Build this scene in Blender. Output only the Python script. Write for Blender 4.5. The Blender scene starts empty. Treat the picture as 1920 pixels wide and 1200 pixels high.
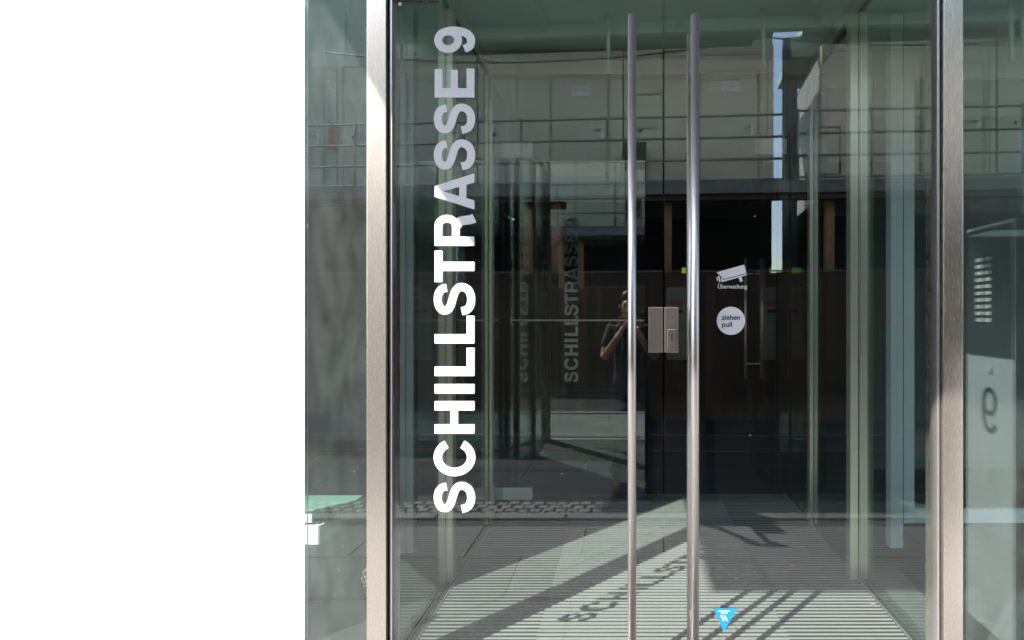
import bpy, bmesh, math, random
from mathutils import Vector, Matrix
random.seed(7)
R = math.radians
sc = bpy.context.scene
C = sc.collection

# ------------------------------------------------------------------ camera
F, CX, CY = 1150.0, 1183.0, 592.0        # focal length and vanishing point in photo pixels
H, D = 1.55, 2.60                         # lens height, distance to the glass front
cam_d = bpy.data.cameras.new('camera')
cam = bpy.data.objects.new('camera', cam_d)
C.objects.link(cam)
cam.location = (0, 0, H)
cam.rotation_euler = (R(90), 0, 0)
cam_d.sensor_width = 36
cam_d.lens = 36 * F / 1920
cam_d.shift_x = (960 - CX) / 1920
cam_d.shift_y = (CY - 600) / 1920
cam_d.clip_start = 0.02
cam_d.clip_end = 2000
sc.camera = cam

# ------------------------------------------------------------------ light
LV = Vector((0.61, 0.71, -1.0)).normalized()      # the way sunlight travels
w = bpy.data.worlds.new('World')
sc.world = w
w.use_nodes = True
nt = w.node_tree
nt.nodes.clear()
sky = nt.nodes.new('ShaderNodeTexSky')
sky.sky_type = 'NISHITA'
sky.sun_disc = False
sky.sun_elevation = math.asin(-LV.z)
sky.sun_rotation = math.atan2(-LV.x, -LV.y)
sky.air_density = 1.0
sky.dust_density = 1.2
bg = nt.nodes.new('ShaderNodeBackground')
bg.inputs['Strength'].default_value = 0.15
wo = nt.nodes.new('ShaderNodeOutputWorld')
nt.links.new(sky.outputs[0], bg.inputs[0])
nt.links.new(bg.outputs[0], wo.inputs[0])
sd = bpy.data.lights.new('sun', 'SUN')
sd.energy = 4.6
sd.angle = R(0.5)
sd.color = (1.0, 0.955, 0.89)
so = bpy.data.objects.new('sun', sd)
C.objects.link(so)
so.rotation_euler = LV.to_track_quat('-Z', 'Y').to_euler()
vs = sc.view_settings
vs.view_transform = 'Standard'
vs.look = 'None'
vs.exposure = 1.88
vs.gamma = 1
vs.use_curve_mapping = False
cy = sc.cycles
cy.max_bounces = 8
cy.diffuse_bounces = 3
cy.glossy_bounces = 5
cy.transmission_bounces = 6
cy.transparent_max_bounces = 48
cy.sample_clamp_indirect = 6
cy.caustics_reflective = False
cy.caustics_refractive = False
cy.use_denoising = True
try:
    cy.denoiser = 'OPENIMAGEDENOISE'
except Exception:
    pass

# ------------------------------------------------------------------ materials
def newmat(name):
    m = bpy.data.materials.new(name)
    m.use_nodes = True
    t = m.node_tree
    t.nodes.clear()
    o = t.nodes.new('ShaderNodeOutputMaterial')
    return m, t, o

def N(t, kind, **kw):
    n = t.nodes.new(kind)
    for k, v in kw.items():
        if k in n.inputs:
            n.inputs[k].default_value = v
        else:
            setattr(n, k, v)
    return n

def coords(t, scale=(1, 1, 1), random_offset=True):
    tc = N(t, 'ShaderNodeTexCoord')
    mp = N(t, 'ShaderNodeMapping')
    mp.inputs['Scale'].default_value = scale
    t.links.new(tc.outputs['Object'], mp.inputs['Vector'])
    if random_offset:
        oi = N(t, 'ShaderNodeObjectInfo')
        mu = N(t, 'ShaderNodeMath', operation='MULTIPLY')
        mu.inputs[1].default_value = 37.0
        t.links.new(oi.outputs['Random'], mu.inputs[0])
        t.links.new(mu.outputs[0], mp.inputs['Location'])
    return mp.outputs['Vector']

def pmat(name, col, rough=0.6, metal=0.0, var=0.2, scale=8.0, stretch=(1, 1, 1), bump=0.0, objvar=0.0,
         rvar=0.0, aniso=0.0, col2=None, spec=0.5, detail=6.0, coat=0.0):
    """Principled material: noise in colour, roughness, relief; a tone of its own for each object."""
    m, t, o = newmat(name)
    b = N(t, 'ShaderNodeBsdfPrincipled')
    t.links.new(b.outputs[0], o.inputs[0])
    v = coords(t, stretch)
    no = N(t, 'ShaderNodeTexNoise')
    no.inputs['Scale'].default_value = scale
    no.inputs['Detail'].default_value = detail
    no.inputs['Roughness'].default_value = 0.62
    t.links.new(v, no.inputs['Vector'])
    cr = N(t, 'ShaderNodeValToRGB')
    c2 = col2 if col2 else tuple(max(0, c * (1 - var)) for c in col)
    c3 = tuple(min(1, c * (1 + var)) for c in col)
    cr.color_ramp.elements[0].position = 0.3
    cr.color_ramp.elements[1].position = 0.7
    cr.color_ramp.elements[0].color = (*c2, 1)
    cr.color_ramp.elements[1].color = (*c3, 1)
    t.links.new(no.outputs['Fac'], cr.inputs[0])
    src = cr.outputs[0]
    if objvar:
        oi = N(t, 'ShaderNodeObjectInfo')
        mr = N(t, 'ShaderNodeMapRange')
        mr.inputs['To Min'].default_value = 1 - objvar
        mr.inputs['To Max'].default_value = 1 + objvar
        t.links.new(oi.outputs['Random'], mr.inputs['Value'])
        hs = N(t, 'ShaderNodeHueSaturation')
        t.links.new(mr.outputs[0], hs.inputs['Value'])
        t.links.new(src, hs.inputs['Color'])
        src = hs.outputs[0]
    t.links.new(src, b.inputs['Base Color'])
    b.inputs['Metallic'].default_value = metal
    b.inputs['Roughness'].default_value = rough
    b.inputs['Specular IOR Level'].default_value = spec
    b.inputs['Coat Weight'].default_value = coat
    if aniso:
        b.inputs['Anisotropic'].default_value = aniso
    if rvar:
        mr = N(t, 'ShaderNodeMapRange')
        mr.inputs['To Min'].default_value = max(0.02, rough - rvar)
        mr.inputs['To Max'].default_value = rough + rvar
        t.links.new(no.outputs['Fac'], mr.inputs['Value'])
        t.links.new(mr.outputs[0], b.inputs['Roughness'])
    if bump:
        bp = N(t, 'ShaderNodeBump')
        bp.inputs['Strength'].default_value = bump
        bp.inputs['Distance'].default_value = 0.01
        t.links.new(no.outputs['Fac'], bp.inputs['Height'])
        t.links.new(bp.outputs[0], b.inputs['Normal'])
    return m

def emat(name, col, s):
    m, t, o = newmat(name)
    e = N(t, 'ShaderNodeEmission')
    e.inputs[0].default_value = (*col, 1)
    e.inputs[1].default_value = s
    t.links.new(e.outputs[0], o.inputs[0])
    return m

def glassmat(name, f0, tint, dust, specks=0.0, refl=(0.93, 1.0, 0.97)):
    """Clear architectural pane: straight-through tint, Schlick reflection, a film of dust with streaks and specks."""
    m, t, o = newmat(name)
    lw = N(t, 'ShaderNodeLayerWeight')
    pw = N(t, 'ShaderNodeMath', operation='POWER')
    pw.inputs[1].default_value = 5
    t.links.new(lw.outputs['Facing'], pw.inputs[0])
    ma = N(t, 'ShaderNodeMath', operation='MULTIPLY_ADD')
    ma.inputs[1].default_value = 1 - f0
    ma.inputs[2].default_value = f0
    t.links.new(pw.outputs[0], ma.inputs[0])
    tr = N(t, 'ShaderNodeBsdfTransparent')
    tr.inputs[0].default_value = (*tint, 1)
    gl = N(t, 'ShaderNodeBsdfGlossy')
    gl.inputs['Roughness'].default_value = 0.0
    gl.inputs['Color'].default_value = (*refl, 1)
    mx = N(t, 'ShaderNodeMixShader')
    t.links.new(ma.outputs[0], mx.inputs[0])
    t.links.new(tr.outputs[0], mx.inputs[1])
    t.links.new(gl.outputs[0], mx.inputs[2])
    if not dust:
        t.links.new(mx.outputs[0], o.inputs[0])
        return m
    # dust film
    v = coords(t, (1, 1, 1), True)
    no = N(t, 'ShaderNodeTexNoise')
    no.inputs['Scale'].default_value = 2.2
    no.inputs['Detail'].default_value = 3
    t.links.new(v, no.inputs['Vector'])
    vst = coords(t, (7, 7, 2.2), True)
    n2 = N(t, 'ShaderNodeTexNoise')
    n2.inputs['Scale'].default_value = 3.0
    n2.inputs['Detail'].default_value = 3
    t.links.new(vst, n2.inputs['Vector'])
    a = N(t, 'ShaderNodeMath', operation='MULTIPLY')
    t.links.new(no.outputs['Fac'], a.inputs[0])
    t.links.new(n2.outputs['Fac'], a.inputs[1])
    mr = N(t, 'ShaderNodeMapRange')
    mr.inputs['From Min'].default_value = 0.16
    mr.inputs['From Max'].default_value = 0.42
    mr.inputs['To Min'].default_value = dust * 0.55
    mr.inputs['To Max'].default_value = dust * 1.5
    t.links.new(a.outputs[0], mr.inputs['Value'])
    fac = mr.outputs[0]
    if specks:
        vo = N(t, 'ShaderNodeTexVoronoi')
        vo.inputs['Scale'].default_value = 60
        t.links.new(coords(t, (1, 1, 0.8)), vo.inputs['Vector'])
        lt = N(t, 'ShaderNodeMapRange')
        lt.inputs['From Min'].default_value = 0.16
        lt.inputs['From Max'].default_value = 0.08
        t.links.new(vo.outputs['Distance'], lt.inputs['Value'])
        sp = N(t, 'ShaderNodeSeparateColor')
        t.links.new(vo.outputs['Color'], sp.inputs[0])
        gt = N(t, 'ShaderNodeMath', operation='GREATER_THAN')
        gt.inputs[1].default_value = 1 - specks
        t.links.new(sp.outputs[0], gt.inputs[0])
        mm = N(t, 'ShaderNodeMath', operation='MULTIPLY')
        t.links.new(lt.outputs[0], mm.inputs[0])
        t.links.new(gt.outputs[0], mm.inputs[1])
        m3 = N(t, 'ShaderNodeMath', operation='MULTIPLY_ADD')
        m3.inputs[1].default_value = 0.3
        t.links.new(mm.outputs[0], m3.inputs[0])
        t.links.new(fac, m3.inputs[2])
        fac = m3.outputs[0]
    df = N(t, 'ShaderNodeBsdfDiffuse')
    df.inputs[0].default_value = (0.62, 0.66, 0.64, 1)
    tl = N(t, 'ShaderNodeBsdfTranslucent')
    tl.inputs[0].default_value = (0.62, 0.66, 0.64, 1)
    md = N(t, 'ShaderNodeMixShader')
    md.inputs[0].default_value = 0.4
    t.links.new(df.outputs[0], md.inputs[1])
    t.links.new(tl.outputs[0], md.inputs[2])
    mo = N(t, 'ShaderNodeMixShader')
    t.links.new(fac, mo.inputs[0])
    t.links.new(mx.outputs[0], mo.inputs[1])
    t.links.new(md.outputs[0], mo.inputs[2])
    t.links.new(mo.outputs[0], o.inputs[0])
    return m

def filmmat(name, col, trans=0.35):
    """Cut vinyl film on glass, slightly translucent."""
    m, t, o = newmat(name)
    df = N(t, 'ShaderNodeBsdfDiffuse')
    tl = N(t, 'ShaderNodeBsdfTranslucent')
    no = N(t, 'ShaderNodeTexNoise')
    no.inputs['Scale'].default_value = 30
    t.links.new(coords(t), no.inputs['Vector'])
    mr = N(t, 'ShaderNodeMix', data_type='RGBA')
    mr.inputs[6].default_value = (*[c * 0.96 for c in col], 1)
    mr.inputs[7].default_value = (*col, 1)
    t.links.new(no.outputs['Fac'], mr.inputs[0])
    t.links.new(mr.outputs[2], df.inputs[0])
    t.links.new(mr.outputs[2], tl.inputs[0])
    mx = N(t, 'ShaderNodeMixShader')
    mx.inputs[0].default_value = trans
    t.links.new(df.outputs[0], mx.inputs[1])
    t.links.new(tl.outputs[0], mx.inputs[2])
    t.links.new(mx.outputs[0], o.inputs[0])
    return m

M = {}
M['steel'] = pmat('brushed_steel', (0.71, 0.635, 0.56), 0.27, 0.90, 0.015, 6, (40, 40, 1.2), 0.0, rvar=0.03)
M['steel_tube'] = pmat('polished_steel_tube', (0.64, 0.59, 0.57), 0.34, 0.85, 0.03, 6, (40, 40, 2), 0.0, rvar=0.03)
M['steel_warm'] = pmat('satin_steel_warm', (0.74, 0.67, 0.55), 0.3, 0.7, 0.03, 6, (40, 40, 1.2), 0.0, rvar=0.03)
M['plate'] = pmat('satin_nickel_plate', (0.78, 0.75, 0.66), 0.4, 0.15, 0.04, 20)
M['lock'] = pmat('anodised_lock_case', (0.58, 0.49, 0.43), 0.34, 0.85, 0.05, 60, (1, 1, 1), 0.01)
M['gasket'] = pmat('black_rubber', (0.03, 0.03, 0.031), 0.6, 0, 0.2, 20)
M['white_alu'] = pmat('white_coated_aluminium', (0.90, 0.93, 0.95), 0.4, 0, 0.05, 5, (3, 3, 1))
M['glass_door'] = glassmat('door_glass', 0.085, (0.948, 0.975, 0.965), 0.0020, 0.004, (0.98, 1.0, 0.98))
M['glass_side'] = glassmat('side_glass', 0.09, (0.95, 0.98, 0.968), 0.04, 0.08, (0.82, 1.0, 0.93))
M['glass_inner'] = glassmat('inner_glass', 0.12, (0.93, 0.97, 0.95), 0.0, 0.0)
M['glass_clear'] = glassmat('clear_inner_glass', 0.025, (0.94, 0.97, 0.955), 0.0, 0.0)
M['glass_green'] = glassmat('green_inner_glass', 0.07, (0.93, 0.972, 0.957), 0.0, 0.0, (0.78, 1.0, 0.92))
M['film'] = filmmat('white_vinyl_film', (0.95, 0.95, 0.96), 0.36)
M['film_blue'] = filmmat('blue_vinyl_film', (0.02, 0.235, 0.47), 0.15)
M['ink'] = pmat('dark_print', (0.02, 0.022, 0.03), 0.6, 0, 0.1, 40)
M['plaster'] = pmat('white_render', (0.86, 0.86, 0.86), 0.85, 0, 0.015, 40, bump=0.08)
M['tile'] = pmat('dark_floor_tile', (0.028, 0.029, 0.032), 0.6, 0, 0.12, 9, objvar=0.08, bump=0.01, spec=0.15)
M['grout'] = pmat('grout', (0.035, 0.035, 0.035), 0.9, 0, 0.2, 30)
M['mat_base'] = pmat('mat_carpet', (0.020, 0.019, 0.022), 0.95, 0, 0.5, 120, bump=0.6, spec=0.1)
M['mat_rib'] = pmat('aluminium_rib', (0.27, 0.275, 0.265), 0.45, 0.2, 0.12, 12, (0.6, 30, 30), objvar=0.06)
M['ceiling'] = pmat('ceiling_board', (0.70, 0.84, 0.77), 0.8, 0, 0.04, 4)
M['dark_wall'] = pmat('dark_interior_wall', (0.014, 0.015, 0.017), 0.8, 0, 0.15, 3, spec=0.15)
M['grey_wall'] = pmat('grey_interior_wall', (0.13, 0.145, 0.14), 0.75, 0, 0.08, 3)
M['soffit'] = pmat('concrete_soffit', (0.42, 0.42, 0.40), 0.85, 0, 0.1, 3, bump=0.05)
M['asphalt'] = pmat('asphalt', (0.019, 0.020, 0.024), 0.9, 0, 0.3, 40, bump=0.3, spec=0.2)
M['slab'] = pmat('pavement_slab', (0.105, 0.104, 0.106), 0.85, 0, 0.14, 10, objvar=0.1, bump=0.08)
M['cobble'] = pmat('granite_cobble', (0.135, 0.13, 0.12), 0.8, 0, 0.25, 25, objvar=0.15, bump=0.2)
M['kerb'] = pmat('kerb_granite', (0.11, 0.108, 0.108), 0.8, 0, 0.15, 25, objvar=0.1, bump=0.1)
M['plank'] = pmat('weathered_plank', (0.062, 0.034, 0.020), 0.8, 0, 0.45, 5, (6, 6, 0.5), 0.25, objvar=0.42)
M['timber'] = pmat('raw_timber', (0.33, 0.18, 0.085), 0.7, 0, 0.25, 4, (7, 7, 0.6), 0.1, objvar=0.1)
M['container'] = pmat('container_panel', (0.64, 0.605, 0.51), 0.55, 0, 0.06, 1.6, objvar=0.04)
M['container_door'] = pmat('container_door', (0.59, 0.56, 0.465), 0.5, 0, 0.06, 2.5, objvar=0.04)
M['container_frame'] = pmat('container_frame', (0.36, 0.36, 0.33), 0.5, 0, 0.1, 4)
M['galv'] = pmat('galvanised_tube', (0.30, 0.31, 0.31), 0.5, 0.6, 0.25, 14)
M['deck'] = pmat('deck_board', (0.19, 0.19, 0.20), 0.8, 0, 0.2, 6)
M['green_steel'] = pmat('green_painted_steel', (0.42, 0.66, 0.57), 0.5, 0, 0.12, 5)
M['black'] = pmat('black_plastic', (0.015, 0.015, 0.016), 0.5, 0, 0.2, 20)
M['paper'] = pmat('paper', (0.84, 0.86, 0.90), 0.8, 0, 0.03, 20)
M['tape'] = pmat('grey_tape', (0.38, 0.40, 0.44), 0.6, 0, 0.05, 20)
M['handle_white'] = pmat('pale_handle', (0.9, 0.9, 0.88), 0.35, 0.3, 0.05, 20)
M['red'] = pmat('red_enamel', (0.45, 0.03, 0.025), 0.3, 0, 0.1, 10)
M['orange'] = pmat('orange_cable', (0.30, 0.12, 0.03), 0.6, 0, 0.15, 20)
M['stele'] = pmat('stele_steel', (0.58, 0.59, 0.60), 0.45, 0.15, 0.06, 5, (30, 30, 1))
M['panel_dark'] = pmat('dark_bell_panel', (0.03, 0.045, 0.042), 0.25, 0, 0.15, 6)
M['button'] = pmat('bell_label', (0.80, 0.80, 0.77), 0.5, 0, 0.06, 30)
M['bench_top'] = pmat('green_bench_top', (0.10, 0.215, 0.175), 0.35, 0, 0.06, 4)
M['bench_white'] = pmat('white_lacquer', (0.85, 0.86, 0.85), 0.4, 0, 0.02, 6)
M['poster'] = pmat('pale_blue_poster', (0.50, 0.60, 0.68), 0.6, 0, 0.08, 6)
M['sign_red'] = pmat('salmon_label', (0.75, 0.25, 0.18), 0.6, 0, 0.05, 20)
M['exit'] = emat('lit_exit_sign', (0.55, 0.75, 0.10), 0.12)
M['skin'] = pmat('skin', (0.36, 0.20, 0.14), 0.55, 0, 0.08, 20)
M['shirt'] = pmat('black_cotton', (0.010, 0.010, 0.012), 0.85, 0, 0.3, 20, bump=0.2)
M['jeans'] = pmat('dark_denim', (0.02, 0.024, 0.04), 0.9, 0, 0.3, 60, bump=0.2)
M['hair'] = pmat('dark_hair', (0.02, 0.015, 0.012), 0.5, 0, 0.3, 60, (8, 8, 1), 0.3)
M['shoe'] = pmat('dark_shoe', (0.03, 0.03, 0.03), 0.6, 0, 0.2, 20)
M['dry'] = pmat('dried_petals', (0.13, 0.068, 0.036), 0.9, 0, 0.3, 30, objvar=0.25)
M['leaf'] = pmat('fallen_leaf', (0.42, 0.25, 0.10), 0.8, 0, 0.3, 30, objvar=0.3)
M['dark_metal'] = pmat('dark_grey_metal', (0.07, 0.07, 0.075), 0.45, 0.4, 0.15, 8)
M['dusty_grate'] = pmat('floor_grate', (0.28, 0.29, 0.29), 0.45, 0.7, 0.15, 20)

# ------------------------------------------------------------------ mesh helpers
class MB:
    def __init__(s):
        s.bm = bmesh.new()
    def box(s, x0, x1, y0, y1, z0, z1):
        v = [s.bm.verts.new(p) for p in ((x0, y0, z0), (x1, y0, z0), (x1, y1, z0), (x0, y1, z0),
                                         (x0, y0, z1), (x1, y0, z1), (x1, y1, z1), (x0, y1, z1))]
        for f in ((0, 3, 2, 1), (4, 5, 6, 7), (0, 1, 5, 4), (1, 2, 6, 5), (2, 3, 7, 6), (3, 0, 4, 7)):
            s.bm.faces.new([v[i] for i in f])
        return s
    def tube(s, pts, r, n=10, cap=True):
        pts = [Vector(p) for p in pts]
        rings = []
        rr = r if isinstance(r, (list, tuple)) else [r] * len(pts)
        up = None
        for i, p in enumerate(pts):
            d = (pts[min(i + 1, len(pts) - 1)] - pts[max(i - 1, 0)]).normalized()
            if up is None:
                up = Vector((0, 0, 1)) if abs(d.z) < 0.9 else Vector((1, 0, 0))
            a = d.cross(up).normalized()
            up = a.cross(d).normalized()
            rings.append([s.bm.verts.new(p + rr[i] * (math.cos(2 * math.pi * k / n) * a + math.sin(2 * math.pi * k / n) * up)) for k in range(n)])
        for q, w_ in zip(rings, rings[1:]):
            for k in range(n):
                f = s.bm.faces.new((q[k], q[(k + 1) % n], w_[(k + 1) % n], w_[k]))
                f.smooth = True
        if cap:
            s.bm.faces.new(rings[0][::-1])
            s.bm.faces.new(rings[-1])
        return s
    def prism(s, poly, fn, t0, t1):
        """poly in 2D; fn(u, v, t) gives the point; extruded from t0 to t1."""
        a = [s.bm.verts.new(fn(u, v, t0)) for u, v in poly]
        b = [s.bm.verts.new(fn(u, v, t1)) for u, v in poly]
        s.bm.faces.new(a)
        s.bm.faces.new(b[::-1])
        n = len(poly)
        for i in range(n):
            s.bm.faces.new((a[i], b[i], b[(i + 1) % n], a[(i + 1) % n]))
        return s
    def ribbon(s, pts, wid, fn, t0, t1):
        L, Rr = [], []
        for i, p in enumerate(pts):
            d = pts[min(i + 1, len(pts) - 1)] - pts[max(i - 1, 0)]
            d.normalize()
            nrm = Vector((-d.y, d.x))
            ww = wid[i] if isinstance(wid, list) else wid
            L.append(p + nrm * ww / 2)
            Rr.append(p - nrm * ww / 2)
        lo = [(s.bm.verts.new(fn(l.x, l.y, t0)), s.bm.verts.new(fn(r.x, r.y, t0))) for l, r in zip(L, Rr)]
        hi = [(s.bm.verts.new(fn(l.x, l.y, t1)), s.bm.verts.new(fn(r.x, r.y, t1))) for l, r in zip(L, Rr)]
        for i in range(len(pts) - 1):
            s.bm.faces.new((lo[i][0], lo[i][1], lo[i + 1][1], lo[i + 1][0]))
            s.bm.faces.new((hi[i][0], hi[i + 1][0], hi[i + 1][1], hi[i][1]))
            s.bm.faces.new((lo[i][0], lo[i + 1][0], hi[i + 1][0], hi[i][0]))
            s.bm.faces.new((lo[i][1], hi[i][1], hi[i + 1][1], lo[i + 1][1]))
        s.bm.faces.new((lo[0][0], hi[0][0], hi[0][1], lo[0][1]))
        s.bm.faces.new((lo[-1][0], lo[-1][1], hi[-1][1], hi[-1][0]))
        return s
    def mesh(s, name, mat):
        bmesh.ops.recalc_face_normals(s.bm, faces=s.bm.faces)
        me = bpy.data.meshes.new(name)
        s.bm.to_mesh(me)
        s.bm.free()
        me.materials.append(mat)
        return me
    def build(s, name, mat, parent=None, loc=(0, 0, 0), rotz=0, bevel=0):
        return put(name, s.mesh(name, mat), parent, loc, rotz, bevel)

def put(name, me, parent=None, loc=(0, 0, 0), rotz=0, bevel=0):
    o = bpy.data.objects.new(name, me)
    C.objects.link(o)
    o.parent = parent
    o.location = loc
    o.rotation_euler = (0, 0, rotz)
    if bevel:
        b = o.modifiers.new('bevel', 'BEVEL')
        b.width = bevel
        b.segments = 2
        b.limit_method = 'ANGLE'
    return o

def box(name, mat, parent, x0, x1, y0, y1, z0, z1, bevel=0):
    return MB().box(x0, x1, y0, y1, z0, z1).build(name, mat, parent, bevel=bevel)

def tag(o, label, cat, group=None):
    o['label'] = label
    o['category'] = cat
    if group:
        o['group'] = group
    return o

def thing(name, label, cat, loc=(0, 0, 0), rotz=0, group=None):
    o = bpy.data.objects.new(name, None)
    C.objects.link(o)
    o.location = loc
    o.rotation_euler = (0, 0, rotz)
    o.empty_display_size = 0.1
    return tag(o, label, cat, group)

def struct(o, kind='structure'):
    o['kind'] = kind
    return o

def text_mesh(body, size, mat, bold=0.0, depth=0.0004, align='LEFT'):
    cu = bpy.data.curves.new('text', 'FONT')
    cu.body = body
    cu.size = size
    cu.offset = bold
    cu.extrude = depth
    cu.align_x = align
    ob = bpy.data.objects.new('text', cu)
    C.objects.link(ob)
    dg = bpy.context.evaluated_depsgraph_get()
    me = bpy.data.meshes.new_from_object(ob.evaluated_get(dg))
    bpy.data.objects.remove(ob)
    me.materials.clear()
    me.materials.append(mat)
    return me

def gx(px, Y=D):
    return (px - CX) * Y / F
def gz(py, Y=D):
    return H - (py - CY) * Y / F

def spline(pts, n=8):
    """Catmull-Rom through 2D points."""
    P = [Vector(p) for p in pts]
    out = []
    for i in range(len(P) - 1):
        a = P[i - 1] if i else P[0] * 2 - P[1]
        b, c = P[i], P[i + 1]
        d = P[i + 2] if i + 2 < len(P) else P[-1] * 2 - P[-2]
        for k in range(n):
            t = k / n
            out.append(0.5 * ((2 * b) + (c - a) * t + (2 * a - 5 * b + 4 * c - d) * t * t + (3 * b - a - 3 * c + d) * t ** 3))
    out.append(P[-1])
    return out

# ================================================================== SETTING
# ---- ground outside (road), pavement with slabs, kerb, cobbled gutter
ROADZ = -0.09
road = struct(box('road', M['asphalt'], None, -120, 120, -160, 0.14, ROADZ - 0.3, ROADZ))
pav = struct(box('pavement', M['grout'], None, -120, 120, 0.53, 2.55, -0.3, -0.012))
sl = MB().box(-0.3728, 0.3728, -0.2878, 0.2878, -0.02, 0).mesh('slab', M['slab'])
for r_ in range(3):
    for k in range(14):
        s = put('slab', sl, pav, (-5.2 + 0.75 * k + (0.37 if r_ % 2 else 0), 0.98 + 0.58 * r_, random.uniform(-0.001, 0.0015)), 0, 0.003)
struct(box('pavement', M['slab'], None, 5.6, 60, 0.53, 2.55, -0.25, -0.0005))
struct(box('pavement', M['slab'], None, -60, -5.65, 0.53, 2.55, -0.25, -0.0005))
kb = struct(box('kerb', M['grout'], None, -60, 60, 0.385, 0.51, -0.3, -0.02))
ks = MB().box(-0.495, 0.495, -0.065, 0.065, -0.15, 0).mesh('kerb_stone', M['kerb'])
for k in range(11):
    put('kerb_stone', ks, kb, (-5 + k, 0.45, 0.002), 0, 0.012)
gut = struct(box('cobbled_gutter', M['grout'], None, -60, 60, 0.14, 0.385, -0.3, ROADZ - 0.012))
cbs = []
for q in range(6):
    b = MB()
    h = []
    for (sx, sy) in ((-1, -1), (1, -1), (1, 1), (-1, 1)):
        h.append((sx * 0.048 + random.uniform(-.006, .006), sy * 0.043 + random.uniform(-.005, .005)))
    bb = b.bm
    base = [bb.verts.new((x, y, -0.04)) for x, y in h]
    mid = [bb.verts.new((x, y, 0.0)) for x, y in h]
    top = [bb.verts.new((x * 0.72, y * 0.72, 0.014 + random.uniform(-.003, .003))) for x, y in h]
    for lo_, hi_ in ((base, mid), (mid, top)):
        for i in range(4):
            bb.faces.new((lo_[i], lo_[(i + 1) % 4], hi_[(i + 1) % 4], hi_[i]))
    bb.faces.new(top)
    cbs.append(b.mesh('cobblestone', M['cobble']))
# the gutter is five rows of setts, laid into the road's edge
for row in range(5):
    for k in range(58):
        put('cobblestone', random.choice(cbs), gut,
            (-3.6 + k * 0.104 + (0.05 if row % 2 else 0) + random.uniform(-.006, .006),
             -0.075 + row * 0.094 + random.uniform(-.005, .005), ROADZ + 0.012 + random.uniform(-.004, .004)), random.uniform(-.08, .08))

# ---- interior floor with tiles
floor = struct(box('floor', M['grout'], None, -7, 9, 2.56, 12.5, -0.3, -0.014))
tl_me = MB().box(-0.298, 0.298, -0.298, 0.298, -0.02, 0).mesh('floor_tile', M['tile'])
for i in range(-6, 8):
    for j in range(0, 7):
        x = -0.15 + 0.604 * i
        y = 3.03 + 0.604 * j
        if -1.02 < x - 0.3 and x + 0.3 < 1.34 and y < 5.2:
            continue
        put('floor_tile', tl_me, floor, (x, y, random.uniform(-.0008, .0006)))
struct(box('floor', M['tile'], None, -6.9, -4.1, 2.6, 12.4, -0.2, -0.003))
struct(box('floor', M['tile'], None, -4.07, 8.9, 6.98, 12.4, -0.2, -0.003))
# ---- interior shell
struct(box('ceiling', M['ceiling'], None, -7, 9, 2.75, 12.5, 3.56, 3.64))
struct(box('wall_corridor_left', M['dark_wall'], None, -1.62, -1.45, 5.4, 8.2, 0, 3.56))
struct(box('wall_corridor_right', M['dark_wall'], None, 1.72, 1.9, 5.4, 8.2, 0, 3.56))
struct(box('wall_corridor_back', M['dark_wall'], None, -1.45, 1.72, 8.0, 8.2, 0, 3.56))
struct(box('wall_room_left', M['grey_wall'], None, -7, -1.64, 7.6, 7.8, 0, 3.56))
struct(box('wall_room_right', M['grey_wall'], None, 1.92, 9, 6.2, 6.4, 0, 3.56))
struct(box('wall_end_left', M['grey_wall'], None, -7.2, -7.0, 2.9, 12.5, 0, 3.64))
struct(box('wall_end_right', M['grey_wall'], None, 9.0, 9.2, 2.6, 12.5, 0, 3.64))

# ---- canopy: the storey above steps out over the entrance and shades it
cz = 5.4
px0c = -612 * D / F
can = thing('canopy', 'pale concrete storey overhanging the glass entrance', 'canopy', (0, 0, 0))
box('soffit', M['soffit'], can, 0.45 - 0.61 * cz, 11, 3.44 - 0.71 * cz, 13, cz, cz + 0.5)
box('upper_wall', M['plaster'], can, 0.45 - 0.61 * cz + 0.1, 11, 3.44 - 0.71 * cz + 0.1, 13, cz + 0.5, cz + 4)
box('upper_facade', M['plaster'], can, px0c, 6.0, D + 0.03, D + 0.13, 3.665, cz - 0.003)
struct(box('roof', M['soffit'], None, -7.4, 9.2, 2.9, 13, 3.66, 3.9))

# ---- added white pier filling the blank left margin, edges set for the sun patches
PY = 2.89
px_r, px_l = gx(571, PY), gx(-6, PY)
pier = tag(MB().prism([(px_l, PY), (px_r, PY), (gx(571, PY + 0.25), PY + 0.25), (px_l, PY + 0.25)], lambda u, v, t: (u, v, t), -0.2, 3.66).build('filler_pier', M['plaster']), 'added plain white wall pier filling the blank margin left of the glass front', 'wall')

# ================================================================== GLASS FRONT
def glass_pane(name, label, parent, mat, x0, x1, y0, y1, z0, z1, cat='glass pane', group=None):
    o = box(name, mat, parent, x0, x1, y0, y1, z0, z1)
    if parent is None:
        tag(o, label, cat, group)
    return o
GT = 0.012
PZ = 3.5
def front_post(label, x0, x1, gas):
    t = thing('steel_post', label, 'post', ((x0 + x1) / 2, D, 0))
    hw = (x1 - x0) / 2
    box('post_body', M['steel'], t, -hw, hw, -0.03, 0.075, -0.01, PZ, 0.002)
    box('rear_profile', M['steel'], t, -hw + 0.004, hw - 0.004, 0.0782, 0.14, -0.01, PZ, 0.002)
    a, b = (hw, hw + 0.006) if gas > 0 else (-hw - 0.006, -hw)
    e = 0.0022 * gas
    box('gasket', M['gasket'], t, a + e, b + e, -0.004, 0.03, 0, PZ)
    a, b = (hw + 0.0096, hw + 0.0186) if gas > 0 else (-hw - 0.0186, -hw - 0.0096)
    box('door_stop_strip', M['steel_tube'], t, a, b, -0.012, 0.05, 0, PZ, 0.001)
    return t
LP0, LP1 = gx(693), gx(729)
RP0, RP1 = gx(1763), gx(1799)
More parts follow.
